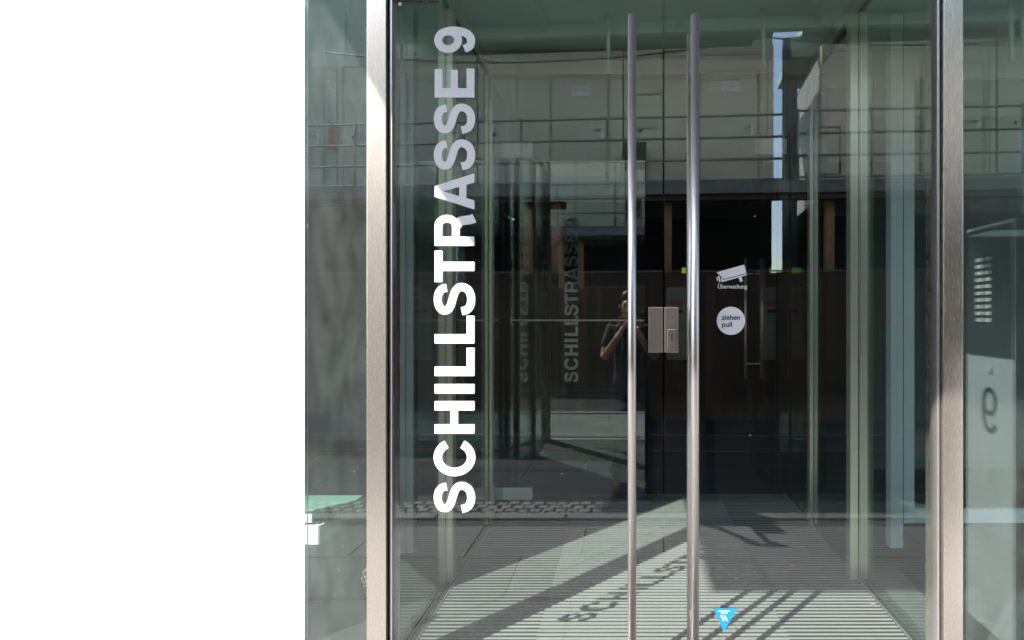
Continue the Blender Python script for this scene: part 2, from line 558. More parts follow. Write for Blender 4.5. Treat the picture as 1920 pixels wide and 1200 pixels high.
front_post('brushed steel door post beside the vertical white street lettering', LP0, LP1, 1)
front_post('brushed steel door post between right door leaf and right side pane', RP0, RP1, -1)
# fixed panes
glass_pane('fixed_pane', 'dusty greenish side pane between white wall and left steel post', None, M['glass_side'], gx(571) + 0.002, LP0 - 0.001, D, D + GT, 0.012, PZ)
glass_pane('fixed_pane', 'greenish side pane to the right of the right steel post', None, M['glass_side'], RP1 + 0.001, 3.2, D, D + GT, 0.012, PZ)
glass_pane('fixed_pane', 'greenish pane far along the front beyond the mullion', None, M['glass_side'], 3.28, 6.0, D, D + GT, 0.012, PZ)
glass_pane('fixed_pane', 'greenish pane on the far side of the white wall pier', None, M['glass_side'], -7.0, px_l, PY + 0.02, PY + 0.02 + GT, 0.012, PZ)
tag(box('mullion', M['steel'], None, 3.203, 3.277, D - 0.03, D + 0.12, 0, PZ, 0.002), 'steel mullion at the far end of the right side pane', 'mullion')
# mitred return pane between glass front and pier
mt_ = MB()
a0, a1 = Vector((gx(571), D)), Vector((px_r, PY))
mt_.prism([(a0.x, a0.y), (a0.x + GT, a0.y + GT * 0.6), (a1.x + GT, a1.y - 0.002), (a1.x, a1.y - 0.002)], lambda u, v, t: (u, v, t), 0.012, PZ)
tag(mt_.build('return_pane', M['glass_inner']), 'narrow angled return pane at the edge of the white wall', 'glass pane')
# head beam and sill
hb = thing('head_beam', 'steel head beam along the top of the glass front', 'beam', (0, D, PZ))
box('beam_body', M['steel'], hb, gx(571), 6.0, -0.03, 0.12, 0.003, 0.157, 0.002)
sill = thing('threshold', 'thin steel threshold strip under the entrance doors', 'threshold', (0, D, 0))
box('strip', M['steel_tube'], sill, LP1 + 0.002, RP0 - 0.002, -0.05, 0.05, -0.004, 0.006, 0.002)

# ---- letters
STEM, BAR = 0.235, 0.195
def rect(u0, u1, v0, v1):
    return ('p', [(u0, v0), (u1, v0), (u1, v1), (u0, v1)])
def arc(cx, cy_, rx, ry, a0, a1, n=28):
    return [Vector((cx + rx * math.cos(R(a0 + (a1 - a0) * i / n)), cy_ + ry * math.sin(R(a0 + (a1 - a0) * i / n)))) for i in range(n + 1)]
def glyph(ch):
    if ch == 'I': return 0.24, [rect(0, .24, 0, 1)]
    if ch == 'H': return 0.82, [rect(0, STEM, 0, 1), rect(.82 - STEM, .82, 0, 1), rect(STEM, .82 - STEM, .41, .60)]
    if ch == 'L': return 0.70, [rect(0, STEM, 0, 1), rect(STEM, .70, 0, BAR)]
    if ch == 'T': return 0.80, [rect(.40 - STEM / 2, .40 + STEM / 2, 0, 1 - BAR), rect(0, .80, 1 - BAR, 1)]
    if ch == 'E': return 0.72, [rect(0, STEM, 0, 1), rect(STEM, .72, 0, BAR), rect(STEM, .69, .415, .595), rect(STEM, .71, 1 - BAR, 1)]
    if ch == 'A':
        q = lambda v: .235 + .22 * v / .78
        return 0.92, [('p', [(0, 0), (.235, 0), (q(.2), .2), (q(.38), .38), (.46, .78), (.46, 1), (.325, 1)]),
                      ('p', [(.46, .78), (.92 - q(.38), .38), (.92 - q(.2), .2), (.685, 0), (.92, 0), (.595, 1), (.46, 1)]),
                      ('p', [(q(.2), .2), (.92 - q(.2), .2), (.92 - q(.38), .38), (q(.38), .38)])]
    if ch == 'R':
        bowl = [Vector((STEM, .905))] + [Vector((.50, .905))] + arc(.50, .685, .185, .22, 80, -80, 16) + [Vector((.50, .465)), Vector((STEM, .465))]
        leg = spline([(.50, .44), (.615, .36), (.645, .2), (.665, .08), (.70, 0)], 6)
        return 0.82, [rect(0, STEM, 0, 1), ('r', bowl, BAR), ('r2', leg, .225)]
    if ch == 'C':
        return 0.92, [('r', arc(.485, .5, .37, .42, 28, 332, 44), .21)]
    if ch == 'S':
        pts = spline([(.685, .695), (.655, .81), (.55, .895), (.405, .92), (.255, .895), (.15, .82), (.13, .715), (.19, .63), (.31, .575), (.45, .535), (.585, .485), (.685, .40), (.70, .285), (.64, .165), (.53, .10), (.40, .08), (.25, .105), (.145, .19), (.11, .32)], 5)
        return 0.81, [('r', pts, .20)]
    if ch == '9':
        return 0.72, [('r', arc(.345, .66, .225, .25, -180, 180, 40), .20),
                      ('r2', spline([(.565, .72), (.59, .55), (.575, .37), (.52, .20), (.42, .105), (.30, .085), (.185, .125), (.125, .255)], 6), .205)]
def add_glyph(mb, ch, fn, t0, t1):
    wd, parts = glyph(ch)
    e = (t1 - t0) * 0.35
    for p in parts:
        if p[0] == 'p':
            mb.prism(p[1], fn, t0, t1)
        elif p[0] == 'r':
            mb.ribbon(p[1], p[2], fn, t0, t1)
        else:
            mb.ribbon(p[1], p[2], fn, t0 - e, t1 + e)
    return wd

# ---- door leaves
DT = 3.30
def door_handle(parent, x, label=None):
    h = MB()
    z0, z1 = 0.10, 2.785
    b = MB().tube([(x, -0.08, z0), (x, -0.08, z1)], 0.0172, 20)
    ho = b.build('pull_bar', M['steel_tube'], parent)
    MB().tube([(x, 0.092, z0), (x, 0.092, z1)], 0.0172, 20).build('pull_bar', M['steel_tube'], parent)
    for z in (0.26, 1.38, 2.60):
        MB().tube([(x, -0.080, z), (x, -0.001, z)], 0.009, 12).build('standoff', M['steel_tube'], ho)
        MB().tube([(x, 0.013, z), (x, 0.092, z)], 0.009, 12).build('standoff', M['steel_tube'], ho)
    return ho
LX0, LX1 = gx(738), gx(1243) - 0.001
RX0, RX1 = gx(1246), gx(1747)
dl = thing('glass_door', 'left glass entrance door leaf with white street name lettering', 'door', (0, D, 0))
pane = box('pane', M['glass_door'], dl, LX0, LX1, 0, GT, 0.03, DT)
door_handle(dl, gx(1185, D - 0.08))
for (tx0, tx1, z0, z1) in ((LX0 - 0.001, gx(825), gz(2), gz(2) + 0.10),):
    pf = box('patch_fitting', M['steel'], dl, tx0, tx1, -0.012, -0.001, z0, z1, 0.002)
    box('patch_fitting', M['steel'], dl, tx0, tx1, 0.013, 0.024, z0, z1, 0.002)
MB().tube([(gx(751), -0.006, gz(9)), (gx(751), -0.0005, gz(9))], 0.008, 16).build('screw_cap', M['galv'], dl)
box('lock_case', M['lock'], dl, gx(1216), LX1 - 0.0005, -0.032, -0.001, gz(660), gz(576), 0.002)
box('lock_case', M['lock'], dl, gx(1216), LX1 - 0.0005, 0.013, 0.03, gz(660), gz(576), 0.002)
CAP = 74.5 / (F / D)
def leaf_fn(y_bottom_px, base_px=889.5):
    def fn(u, v, t):
        return (gx(base_px) - v * CAP, t, gz(y_bottom_px) + u * CAP)
    return fn
letters = [('S', 962, 903, 1.00), ('C', 893.5, 825, 1), ('H', 813, 752, 1), ('I', 738, 720, 1), ('L', 705, 652, 1), ('L', 644, 592, 1),
           ('S', 592, 530, 1), ('T', 529, 470, 1), ('R', 461, 400, 1), ('A', 393, 325, 1), ('S', 320, 261, 1), ('S', 252, 194, 1), ('E', 183, 129, 1), ('9', 101, 48, 1)]
for ch, yb, yt, _ in letters:
    wd = glyph(ch)[0]
    k = (yb - yt) / 74.5 / wd
    base = leaf_fn(yb)
    mb = MB()
    add_glyph(mb, ch, (lambda u, v, t, k=k, base=base: base(u * k, v, t)), -0.0016, -0.0006)
    mb.build('letter', M['film'], dl)

dr = thing('glass_door', 'right glass entrance door leaf with camera and pull stickers', 'door', (0, D, 0))
box('pane', M['glass_door'], dr, RX0, RX1, 0, GT, 0.03, DT)
door_handle(dr, gx(1303, D - 0.08))
lc = box('lock_case', M['lock'], dr, RX0 - 0.0015, gx(1271), -0.032, -0.001, gz(660), gz(576), 0.002)
box('lock_case', M['lock'], dr, RX0, gx(1271), 0.013, 0.03, gz(660), gz(576), 0.002)
box('cylinder_rosette', M['lock'], lc, gx(1250.5), gx(1266.5), -0.038, -0.0325, gz(655), gz(617), 0.002)
MB().tube([(gx(1258.5), -0.0402, gz(632)), (gx(1258.5), -0.0378, gz(632))], 0.0085, 20).build('lock_cylinder', M['steel_tube'], lc)
box('keyhole', M['ink'], lc, gx(1258.5) - .002, gx(1258.5) + .002, -0.0412, -0.0405, gz(640), gz(626))
box('cylinder_body', M['steel_tube'], lc, gx(1258.5) - .005, gx(1258.5) + .005, -0.0395, -0.0378, gz(646), gz(636), 0.002)
sf = lambda u, v, t: (gx(u), t, gz(v))
# surveillance camera pictogram (photo pixel outline laid out on the glass at its real size)
cs = MB()
for poly in ([(1343.5, 510.5), (1394, 496.5), (1396, 497.5), (1399, 512), (1357, 523.5)],
             [(1352, 519), (1356, 524.8), (1399.5, 513.5), (1400, 516), (1354, 529), (1352, 526)],
             [(1384.5, 519.5), (1390, 518), (1392.5, 527), (1388, 528.8)],
             [(1345.5, 518), (1348.5, 516.8), (1351.2, 528), (1348.5, 529.3)],
             [(1343, 520.8), (1344.8, 520), (1346.3, 526.2), (1344.8, 527)]):
    cs.prism(poly, sf, -0.0012, -0.0006)
cam_st = cs.build('camera_sticker', M['film'], dr)
cam_st['label'] = 'white surveillance camera pictogram sticker'
tm = put('sticker_text', text_mesh('\u00dcberwachung', 0.0235, M['film'], 0.0002), dr, (gx(1345.5), -0.001, gz(541)))
tm.rotation_euler = (R(90), 0, 0)
bb = [v.co.x for v in tm.data.vertices]
tm.scale = ((gx(1400) - gx(1345.5)) / (max(bb) - min(bb)), 1.1, 1)
cir = MB()
cir.prism([(1370.5 + 26.4 * math.cos(2 * math.pi * k / 64), 601.5 + 26.4 * math.sin(2 * math.pi * k / 64)) for k in range(64)], sf, -0.0012, -0.0006)
co_ = cir.build('pull_sticker', M['film'], dr)
co_['label'] = 'round white sticker reading ziehen pull'
for txt, y, wpx in (('ziehen', 599.5, 34.5), ('pull', 612.5, 19)):
    tm = put('sticker_text', text_mesh(txt, 0.030, M['ink'], 0.0005), co_, (gx(1353), -0.0018, gz(y)))
    tm.rotation_euler = (R(90), 0, 0)
    bb = [v.co.x for v in tm.data.vertices]
    tm.scale = ((wpx / (F / D)) / (max(bb) - min(bb)), 1.0, 1)
tr = MB().prism([(1337.5, 1140), (1382, 1140.5), (1357, 1185)], sf, -0.0012, -0.0006).build('triangle_sticker', M['film_blue'], dr)
tr['label'] = 'bright blue triangular sticker with white logo'
lg = MB()
lg.prism([(1350.5, 1153.2), (1353, 1153.2), (1358, 1161.5), (1357.6, 1163.8), (1355.6, 1163.8)], sf, -0.0020, -0.0014)
lg.prism([(1356.6, 1153.2), (1359, 1153.2), (1364, 1161.5), (1363.6, 1163.8), (1361.6, 1163.8)], sf, -0.0020, -0.0014)
lg.build('logo', M['film'], tr)
lt_ = MB()
for i in range(9):
    lt_.box(gx(1347 + i * 2.5), gx(1348.3 + i * 2.5), -0.0020, -0.0014, gz(1146.2), gz(1144.4))
for i in range(5):
    lt_.box(gx(1352 + i * 2.6), gx(1353.3 + i * 2.6), -0.0020, -0.0014, gz(1150), gz(1148.3))
lt_.build('fine_print', M['film'], tr)

# ================================================================== VESTIBULE
SXL, SXR = (LP0 + LP1) / 2, (RP0 + RP1) / 2
YM, YI = 3.6, 4.6
YD = 5.15
def mid_post(label, x, y, w_, d_=0.07):
    t = thing('steel_post', label, 'post', (x, y, 0))
    box('profile', M['steel_warm'], t, -w_ / 2, -0.004, -d_ / 2, d_ / 2, 0, 3.345, 0.002)
    box('profile', M['steel_warm'], t, 0.004, w_ / 2, -d_ / 2, d_ / 2, 0, 3.345, 0.002)
    box('groove', M['gasket'], t, -0.0035, 0.0035, -d_ / 2 + 0.012, d_ / 2 - 0.012, 0, 3.34)
    return t
mid_post('warm steel mid post of the lobby seen behind the white lettering', SXL - 0.012, YM, 0.085)
mid_post('warm steel mid post of the lobby right of the inner door', SXR - 0.012, YM + 0.04, 0.10)
mid_post('slim warm steel post at the left end of the inner beam', SXL + 0.01, YI, 0.05)
mid_post('slim warm steel post at the right end of the inner beam', SXR + 0.01, YI, 0.06)
for lab, y0, y1, x in (('green side pane of the lobby nearest the street lettering', D + 0.145, YM - 0.04, SXL),
                       ('green side pane of the lobby left of the inner door', YM + 0.04, YI - 0.03, SXL),
                       ('green side pane of the lobby nearest the right steel post', D + 0.145, YM - 0.0, SXR),
                       ('green side pane of the lobby right of the open inner leaf', YM + 0.08, YI - 0.035, SXR),
                       ('narrow green side pane between left slim post and inner door', YI + 0.04, YD - 0.01, SXL),
                       ('narrow green side pane between right slim post and inner door', YI + 0.045, YD - 0.01, SXR)):
    tag(box('side_pane', M['glass_green'], None, x - 0.006, x + 0.006, y0, y1, 0.01, 3.34), lab, 'glass pane')
ib = thing('inner_beam', 'pale steel beam over the inner glass door', 'beam', (0, YI, 3.35))
box('beam_body', M['steel_warm'], ib, SXL - 0.03, SXR + 0.04, -0.05, 0.05, 0, 0.10, 0.002)
box('beam_flange', M['steel_warm'], ib, SXL - 0.03, SXR + 0.04, -0.062, 0.05, -0.012, -0.002, 0.001)
for lab, x in (('sloping view of the left top rail of the lobby', SXL), ('right top rail of the lobby running back to the beam', SXR)):
    r_ = thing('top_rail', lab, 'rail', (x, D, 3.35))
    box('rail_body', M['steel_warm'], r_, -0.035, 0.035, 0.145, YI - D - 0.055, 0, 0.09, 0.002)
    box('rail_lip', M['dark_metal'], r_, -0.012, 0.012, 0.145, YI - D - 0.055, -0.015, -0.001)
tag(box('cross_rail', M['steel_warm'], None, SXL + 0.04, SXR - 0.04, YM - 0.03, YM + 0.03, 3.46, 3.54, 0.002), 'steel cross rail under the lobby ceiling', 'rail')
tag(box('transom_pane', M['glass_clear'], None, SXL + 0.04, SXR - 0.03, YD - 0.006, YD + 0.006, 2.945, 3.55), 'clear transom pane above the inner glass door', 'glass pane')
IX0, IX1 = gx(957, YD), gx(1460, YD)
tag(box('inner_side_light', M['glass_clear'], None, SXL + 0.04, IX0 - 0.004, YD - 0.006, YD + 0.006, 0.01, 2.935), 'narrow clear pane left of the inner door', 'glass pane')
tag(box('inner_side_light', M['glass_clear'], None, IX1 + 0.004, SXR - 0.03, YD - 0.006, YD + 0.006, 0.01, 2.935), 'narrow clear pane right of the inner door', 'glass pane')
MIDX = gx(1209, YD)
il = thing('inner_glass_door', 'closed inner glass leaf reflecting the street lettering', 'door', (IX0, YD, 0))
box('pane', M['glass_inner'], il, 0.002, MIDX - IX0, -0.006, 0.006, 0.012, 2.935)
box('patch_fitting', M['plate'], il, gx(943, YD) - IX0, gx(999, YD) - IX0, -0.02, -0.0065, gz(297, YD), gz(268, YD), 0.002)
box('patch_fitting', M['plate'], il, gx(943, YD) - IX0, gx(999, YD) - IX0, -0.02, -0.0065, 0.01, 0.11, 0.002)
box('push_rail', M['steel_tube'], il, 0.005, MIDX - IX0 - 0.005, -0.024, -0.0065, 1.505, 1.519, 0.001)
ir = thing('inner_glass_door', 'open inner glass leaf with paired steel pull bars', 'door', (IX1 - 0.02, YD, 0))
box('pane', M['glass_clear'], ir, -0.006, 0.006, 0.03, 1.1, 0.012, 2.935)
box('patch_fitting', M['plate'], ir, gx(1420, YD) - IX1, gx(1478, YD) - IX1, -0.03, -0.012, gz(290, YD), gz(262, YD), 0.002)
for s in (-1, 1):
    h = MB().tube([(s * 0.082, 0.94, 0.925), (s * 0.082, 0.94, 2.117)], 0.0135, 14).build('pull_bar', M['steel_tube'], ir)
    for z in (1.073, 1.968):
        MB().tube([(s * 0.0065, 0.94, z), (s * 0.082, 0.94, z)], 0.009, 10).build('standoff', M['steel_tube'], h)

# ---- entrance mat
MX0, MX1, MY0, MY1 = -1.018, 1.335, D + 0.07, 5.38
em = thing('entrance_mat', 'wide ribbed aluminium entrance mat between the doors', 'mat', (0, MY0, 0))
box('mat_base', M['mat_base'], em, MX0, MX1, 0, MY1 - MY0, -0.0135, -0.004)
box('mat_edge', M['steel_tube'], em, MX0 - 0.008, MX0 - 0.001, 0, MY1 - MY0, -0.013, 0.003)
box('mat_edge', M['steel_tube'], em, MX1 + 0.001, MX1 + 0.008, 0, MY1 - MY0, -0.013, 0.003)
rb = MB().box(MX0 + 0.004, MX1 - 0.004, -0.0072, 0.0072, -0.0038, 0.0024).mesh('mat_rib', M['mat_rib'])
PITCH = 0.0365
for k in range(int((MY1 - MY0 - 0.02) / PITCH)):
    put('mat_rib', rb, em, (0, 0.02 + k * PITCH, random.uniform(-.0006, .0004)))

# ---- floor grate in the right-hand room, bright floor strip
gr = thing('floor_grate', 'rectangular metal floor grate right of the entrance mat', 'grate', (1.41, 2.85, 0.0))
box('grate_frame', M['dark_metal'], gr, 0, 0.22, 0, 0.9, 0.001, 0.004)
gb = MB().box(0.02, 0.20, -0.005, 0.005, 0.0045, 0.010).mesh('grate_bar', M['dusty_grate'])
for k in range(48):
    put('grate_bar', gb, gr, (0, 0.025 + k * 0.018, 0))
tag(box('floor_strip', M['white_alu'], None, 1.34 + 0.07, 4.0, 2.735, 2.747, 0.0005, 0.004), 'thin pale strip set in the floor behind the right pane', 'floor strip')
tag(box('floor_strip', M['white_alu'], None, -1.5, -1.13, 2.735, 2.747, 0.0005, 0.004), 'thin pale strip set in the floor behind the left pane', 'floor strip')

# ---- white frames in the side rooms
def white_frame(label, x, y, w_, sgn):
    t = thing('window_post', label, 'window post', (x, y, 0))
    box('profile', M['white_alu'], t, -w_ / 2, -w_ / 2 + 0.04, -0.04, 0.04, 0.02, 3.54, 0.003)
    box('profile', M['white_alu'], t, -w_ / 2 + 0.043, w_ / 2, -0.032, 0.04, 0.02, 3.54, 0.003)
    box('gasket', M['gasket'], t, w_ / 2 + 0.001, w_ / 2 + 0.009, -0.02, 0.03, 0.02, 3.54)
    return t
white_frame('pale blue-white frame post behind the left steel door post', -1.447, 3.98, 0.09, -1)
wf = white_frame('pale white frame beside the right-hand steel post', 1.75, 4.07, 0.085, 1)
fr = thing('white_sliding_panel', 'pale panel and rail behind the white frame on the right', 'panel', (2.05, 4.55, 0))
box('stile', M['white_alu'], fr, -0.05, 0.04, -0.03, 0.03, 0.02, 3.54, 0.003)
box('bottom_rail', M['white_alu'], fr, 0.043, 1.3, -0.025, 0.025, 0.02, 0.12, 0.003)
box('top_rail', M['white_alu'], fr, 0.043, 1.3, -0.025, 0.025, 3.3, 3.54, 0.003)
box('pane', M['glass_clear'], fr, 0.043, 1.3, -0.006, 0.006, 0.122, 3.298)
box('stile', M['white_alu'], fr, 1.303, 1.38, -0.03, 0.03, 0.02, 3.54, 0.003)

# ---- low bench block with green top, left room
bn = thing('low_bench', 'low white bench with a green top behind the left pane', 'bench', (-2.10, 4.15, 0))
box('lower_block', M['bench_white'], bn, -1.3, -0.0, 0, 0.3, 0.0, 0.13, 0.004)
box('shadow_gap', M['gasket'], bn, -1.3, -0.02, 0.02, 0.3, 0.131, 0.147)
box('upper_block', M['bench_white'], bn, -1.3, -0.06, 0, 0.3, 0.148, 0.226, 0.004)
box('bench_top', M['bench_top'], bn, -1.3, 0.15, -0.015, 0.32, 0.228, 0.242, 0.003)

# ---- corridor: poster, exit sign, stand
po = thing('notice_poster', 'pale blue poster with a small red label in the corridor', 'poster', (gx(1250, 7.95), 7.99, 0))
wpo = gx(1290, 7.95) - gx(1250, 7.95)
box('sheet', M['poster'], po, 0, wpo, -0.008, -0.002, gz(675, 7.95), gz(538, 7.95))
box('red_label', M['sign_red'], po, wpo * .2, wpo * .74, -0.012, -0.0085, gz(575, 7.95), gz(562, 7.95))
box('dark_strip', M['ink'], po, wpo * .2, wpo * .74, -0.012, -0.0085, gz(587, 7.95), gz(580, 7.95))
ex = thing('exit_sign', 'small lit yellow-green exit sign in the dark corridor', 'sign', (gx(1287, 7.5), 7.5, gz(507, 7.5)))
box('housing', M['dark_metal'], ex, -0.06, 0.06, 0.002, 0.04, -0.04, 0.04)
box('lit_face', M['exit'], ex, -0.055, 0.055, -0.003, 0.001, -0.033, 0.033)
box('arrow', M['ink'], ex, -0.012, 0.012, -0.006, -0.0035, -0.02, 0.02)
box('hanger', M['dark_metal'], ex, -0.006, 0.006, 0.015, 0.025, 0.041, 3.56 - gz(507, 7.5))

# ---- dried flower head behind the left post, fallen leaves
dp = thing('dried_plant', 'dried brown flower head beside the foot of the left post', 'plant', (gx(694, 2.9), 2.9, 0))
MB().tube([(0, 0, 0), (0.003, 0.01, 0.16), (0, 0.0, 0.30)], [0.006, 0.004, 0.003], 6).build('stem', M['dry'], dp)
fb = MB()
for k in range(420):
    v = Vector((random.gauss(0, 1), random.gauss(0, 1), random.gauss(0, 1))).normalized() * random.uniform(0.6, 1)
    c = Vector((v.x * 0.042, v.y * 0.042, 0.30 + v.z * 0.085))
    a = Vector((random.gauss(0, 1), random.gauss(0, 1), random.gauss(0, 1))).normalized()
    b_ = a.cross(v).normalized() * 0.0055
    a = b_.cross(v).normalized() * 0.0055
    q = [fb.bm.verts.new(c + p) for p in (a, b_, -a, -b_)]
    fb.bm.faces.new(q)
fb.build('petals', M['dry'], dp)
def leaf(label, x, y, s, rz):
    b = MB()
    pts = [(0, -1), (.35, -.5), (.3, 0), (.55, .35), (.15, .5), (0, 1), (-.2, .5), (-.5, .3), (-.28, -.1), (-.33, -.55)]
    b.prism(pts, lambda u, v, t: (u * s, v * s, t + 0.25 * s * (u * u + 0.3 * v * v)), 0.004, 0.0055)
    tag(b.build('fallen_leaf', M['leaf'], None, (x, y, 0), rz), label, 'leaf', 'fallen leaves')
leaf('larger dry brown leaf on the shaded part of the mat', gx(1485, 3.8), 3.8, 0.055, 1.2)
leaf('small dry leaf on the mat left of the larger leaf', gx(1381, 3.6), 3.6, 0.024, 0.4)
leaf('tiny orange leaf on the sunlit mat near its right edge', gx(1636, 3.28), 3.28, 0.02, 2.0)
leaf('dry leaf on the floor behind the right pane', gx(1843, 3.1), 3.1, 0.05, 0.8)

# ================================================================== BELL STELE (outside, right; seen reflected)
st = thing('bell_stele', 'steel bell panel stele with house number reflected in right pane', 'doorbell stele', (1.76, 2.197, 0))
box('body', M['stele'], st, 0.0, 0.12, -0.2, 0.2, 0, 2.0, 0.004)
bp_ = box('bell_panel', M['panel_dark'], st, -0.006, -0.0005, -0.188, 0.185, 1.355, 1.982, 0.001)
bm_ = MB().box(-0.010, -0.0065, -0.026, 0.026, -0.0085, 0.0085).mesh('bell_label', M['button'])
for cY in (-0.073, 0.0):
    for k in range(10):
        put('bell_label', bm_, bp_, (0, cY, 1.83 - k * 0.0335))
sg = MB()
for i in range(6):
    for j in range(12):
        sg.box(-0.0085, -0.0065, 0.118 + i * 0.009, 0.122 + i * 0.009, 1.60 + j * 0.009, 1.604 + j * 0.009)
sg.build('speaker_grille', M['container_frame'], bp_)
MB().tube([(-0.008, 0.0, 1.29), (-0.0005, 0.0, 1.29)], 0.016, 18).build('sensor_button', M['button'], st)
n9 = MB()
f9 = lambda u, v, t: (t, 0.075 - u * 0.22, 0.97 + v * 0.235)
n9.ribbon(arc(.33, .68, .22, .25, -180, 180, 36), .10, f9, -0.003, -0.0005)
n9.ribbon(spline([(.55, .72), (.56, .5), (.53, .3), (.44, .12), (.30, .07), (.17, .12), (.13, .22)], 5), .10, f9, -0.0034, -0.0002)
n9.build('house_number', M['ink'], st)

# ================================================================== ACROSS THE STREET (seen reflected)
BA = math.atan(0.075)
def fb_(x, y, z=0):
    return (x * math.cos(BA) - y * math.sin(BA), -6.0 + x * math.sin(BA) + y * math.cos(BA), z)
# ---- hoarding fence
FA = math.atan(0.085)
fe = thing('plank_fence', 'dark brown vertical plank fence along the far side of the street', 'fence', (0, -4.3, ROADZ), FA)
for k in range(86):
    wdt = random.uniform(0.148, 0.156)
    if k < 4:
        pl_me = [MB().box(-0.0755, 0.0755, -0.012, 0.012, 0, 1).mesh('plank', M['plank'])] if k == 0 else pl_me
    p = put('plank', pl_me[0], fe, (-6.6 + k * 0.1535, random.uniform(-.005, .005), 0.03), random.uniform(-.02, .02))
    p.scale = (1, 1, 2.27 + random.uniform(-.006, .006))
for z in (0.35, 1.2, 2.05):
    box('rail', M['plank'], fe, -6.7, 6.7, -0.06, -0.02, z, z + 0.09)
box('cap_board', M['deck'], fe, -6.7, 6.7, -0.03, 0.03, 2.312, 2.335)
# ---- dark backing added to darken the void behind the stilts, slit of sky between
DZ = 3.72
for x0, x1, lab in ((-11, 2.57, 'added dark backing under the site cabins left of the bright gap'), (3.22, 12, 'added dark backing under the site cabins right of the bright gap')):
    o = thing('dark_backing', lab, 'wall', fb_(0, 0), BA)
    box('backing_body', M['dark_wall'], o, x0, x1, -2.58, -2.4, ROADZ, DZ - 0.004)
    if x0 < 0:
        box('backing_end', M['dark_wall'], o, x1 + 0.002, 2.9, -2.58, -2.4, ROADZ, 4.15)
# ---- stilts
for px, lab in ((996, 'timber stilt under the walkway, leftmost of the four'), (1050, 'timber stilt under the walkway, close beside the leftmost'),
                (1257, 'timber stilt under the walkway near the door joint'), (1550, 'timber stilt under the walkway right of the bright gap')):
    x = gx(px, 10.5)
    o = thing('timber_stilt', lab, 'post', fb_(x, 0.8, ROADZ), BA, 'timber stilts under the walkway')
    box('post_body', M['timber'], o, -0.075, 0.075, -0.075, 0.075, 0, 3.45 - ROADZ, 0.006)
    box('foot_plate', M['dark_metal'], o, -0.11, 0.11, -0.11, 0.11, 0.001, 0.03)
# ---- walkway
DZ = 3.72
wk = thing('walkway', 'grey walkway deck on a timber beam in front of the cabins', 'walkway', fb_(0, 0, 0), BA)
for k in range(6):
    box('deck_board', M['deck'], wk, -10.8, 11.5, 0.03 + k * 0.17, 0.19 + k * 0.17, DZ - 0.05, DZ)
box('edge_board', M['deck'], wk, -10.8, 11.5, 1.053, 1.083, DZ - 0.17, DZ + 0.03)
box('edge_beam', M['plank'], wk, -10.8, 11.5, 0.88, 1.04, DZ - 0.27, DZ - 0.052)
for k in range(11):
    box('joist', M['timber'], wk, -10 + k * 2.0, -9.9 + k * 2.0, 0.02, 0.875, DZ - 0.2, DZ - 0.052)
# ---- railings
def railing(label, x0, x1, ztop, zs, step):
    t = thing('railing', label, 'railing', fb_(0, 1.0, DZ), BA)
    for z in zs:
        MB().tube([(x0, 0, z), (x1, 0, z)], 0.021, 8).build('rail', M['galv'], t)
    n = int((x1 - x0) / step)
    for k in range(n + 1):
        x = x0 + 0.05 + k * (x1 - x0 - 0.1) / n
        MB().tube([(x, 0.045, 0.0), (x, 0.045, ztop + 0.02)], 0.021, 8).build('post', M['galv'], t)
    return t
railing('galvanised three-bar railing in front of the cabins left of the gap', -10.5, 2.62, 1.12, (0.06, 0.40, 0.76, 1.12), 1.42)
railing('galvanised railing in front of the cabins right of the gap', 2.75, 11, 1.17, (0.09, 0.44, 0.80, 1.17), 1.05)
# gate frame on the landing
gt = thing('railing_gate', 'small square railing gate on the landing right of the gap', 'gate', fb_(gx(1530, 10), 1.16, DZ), BA)
for (a, b) in (((0, 0, .1), (0, 0, .85)), ((.42, 0, .1), (.42, 0, .85)), ((0, 0, .85), (.42, 0, .85)), ((0, 0, .1), (.42, 0, .1))):
    MB().tube([a, b], 0.018, 8).build('gate_bar', M['galv'], gt)
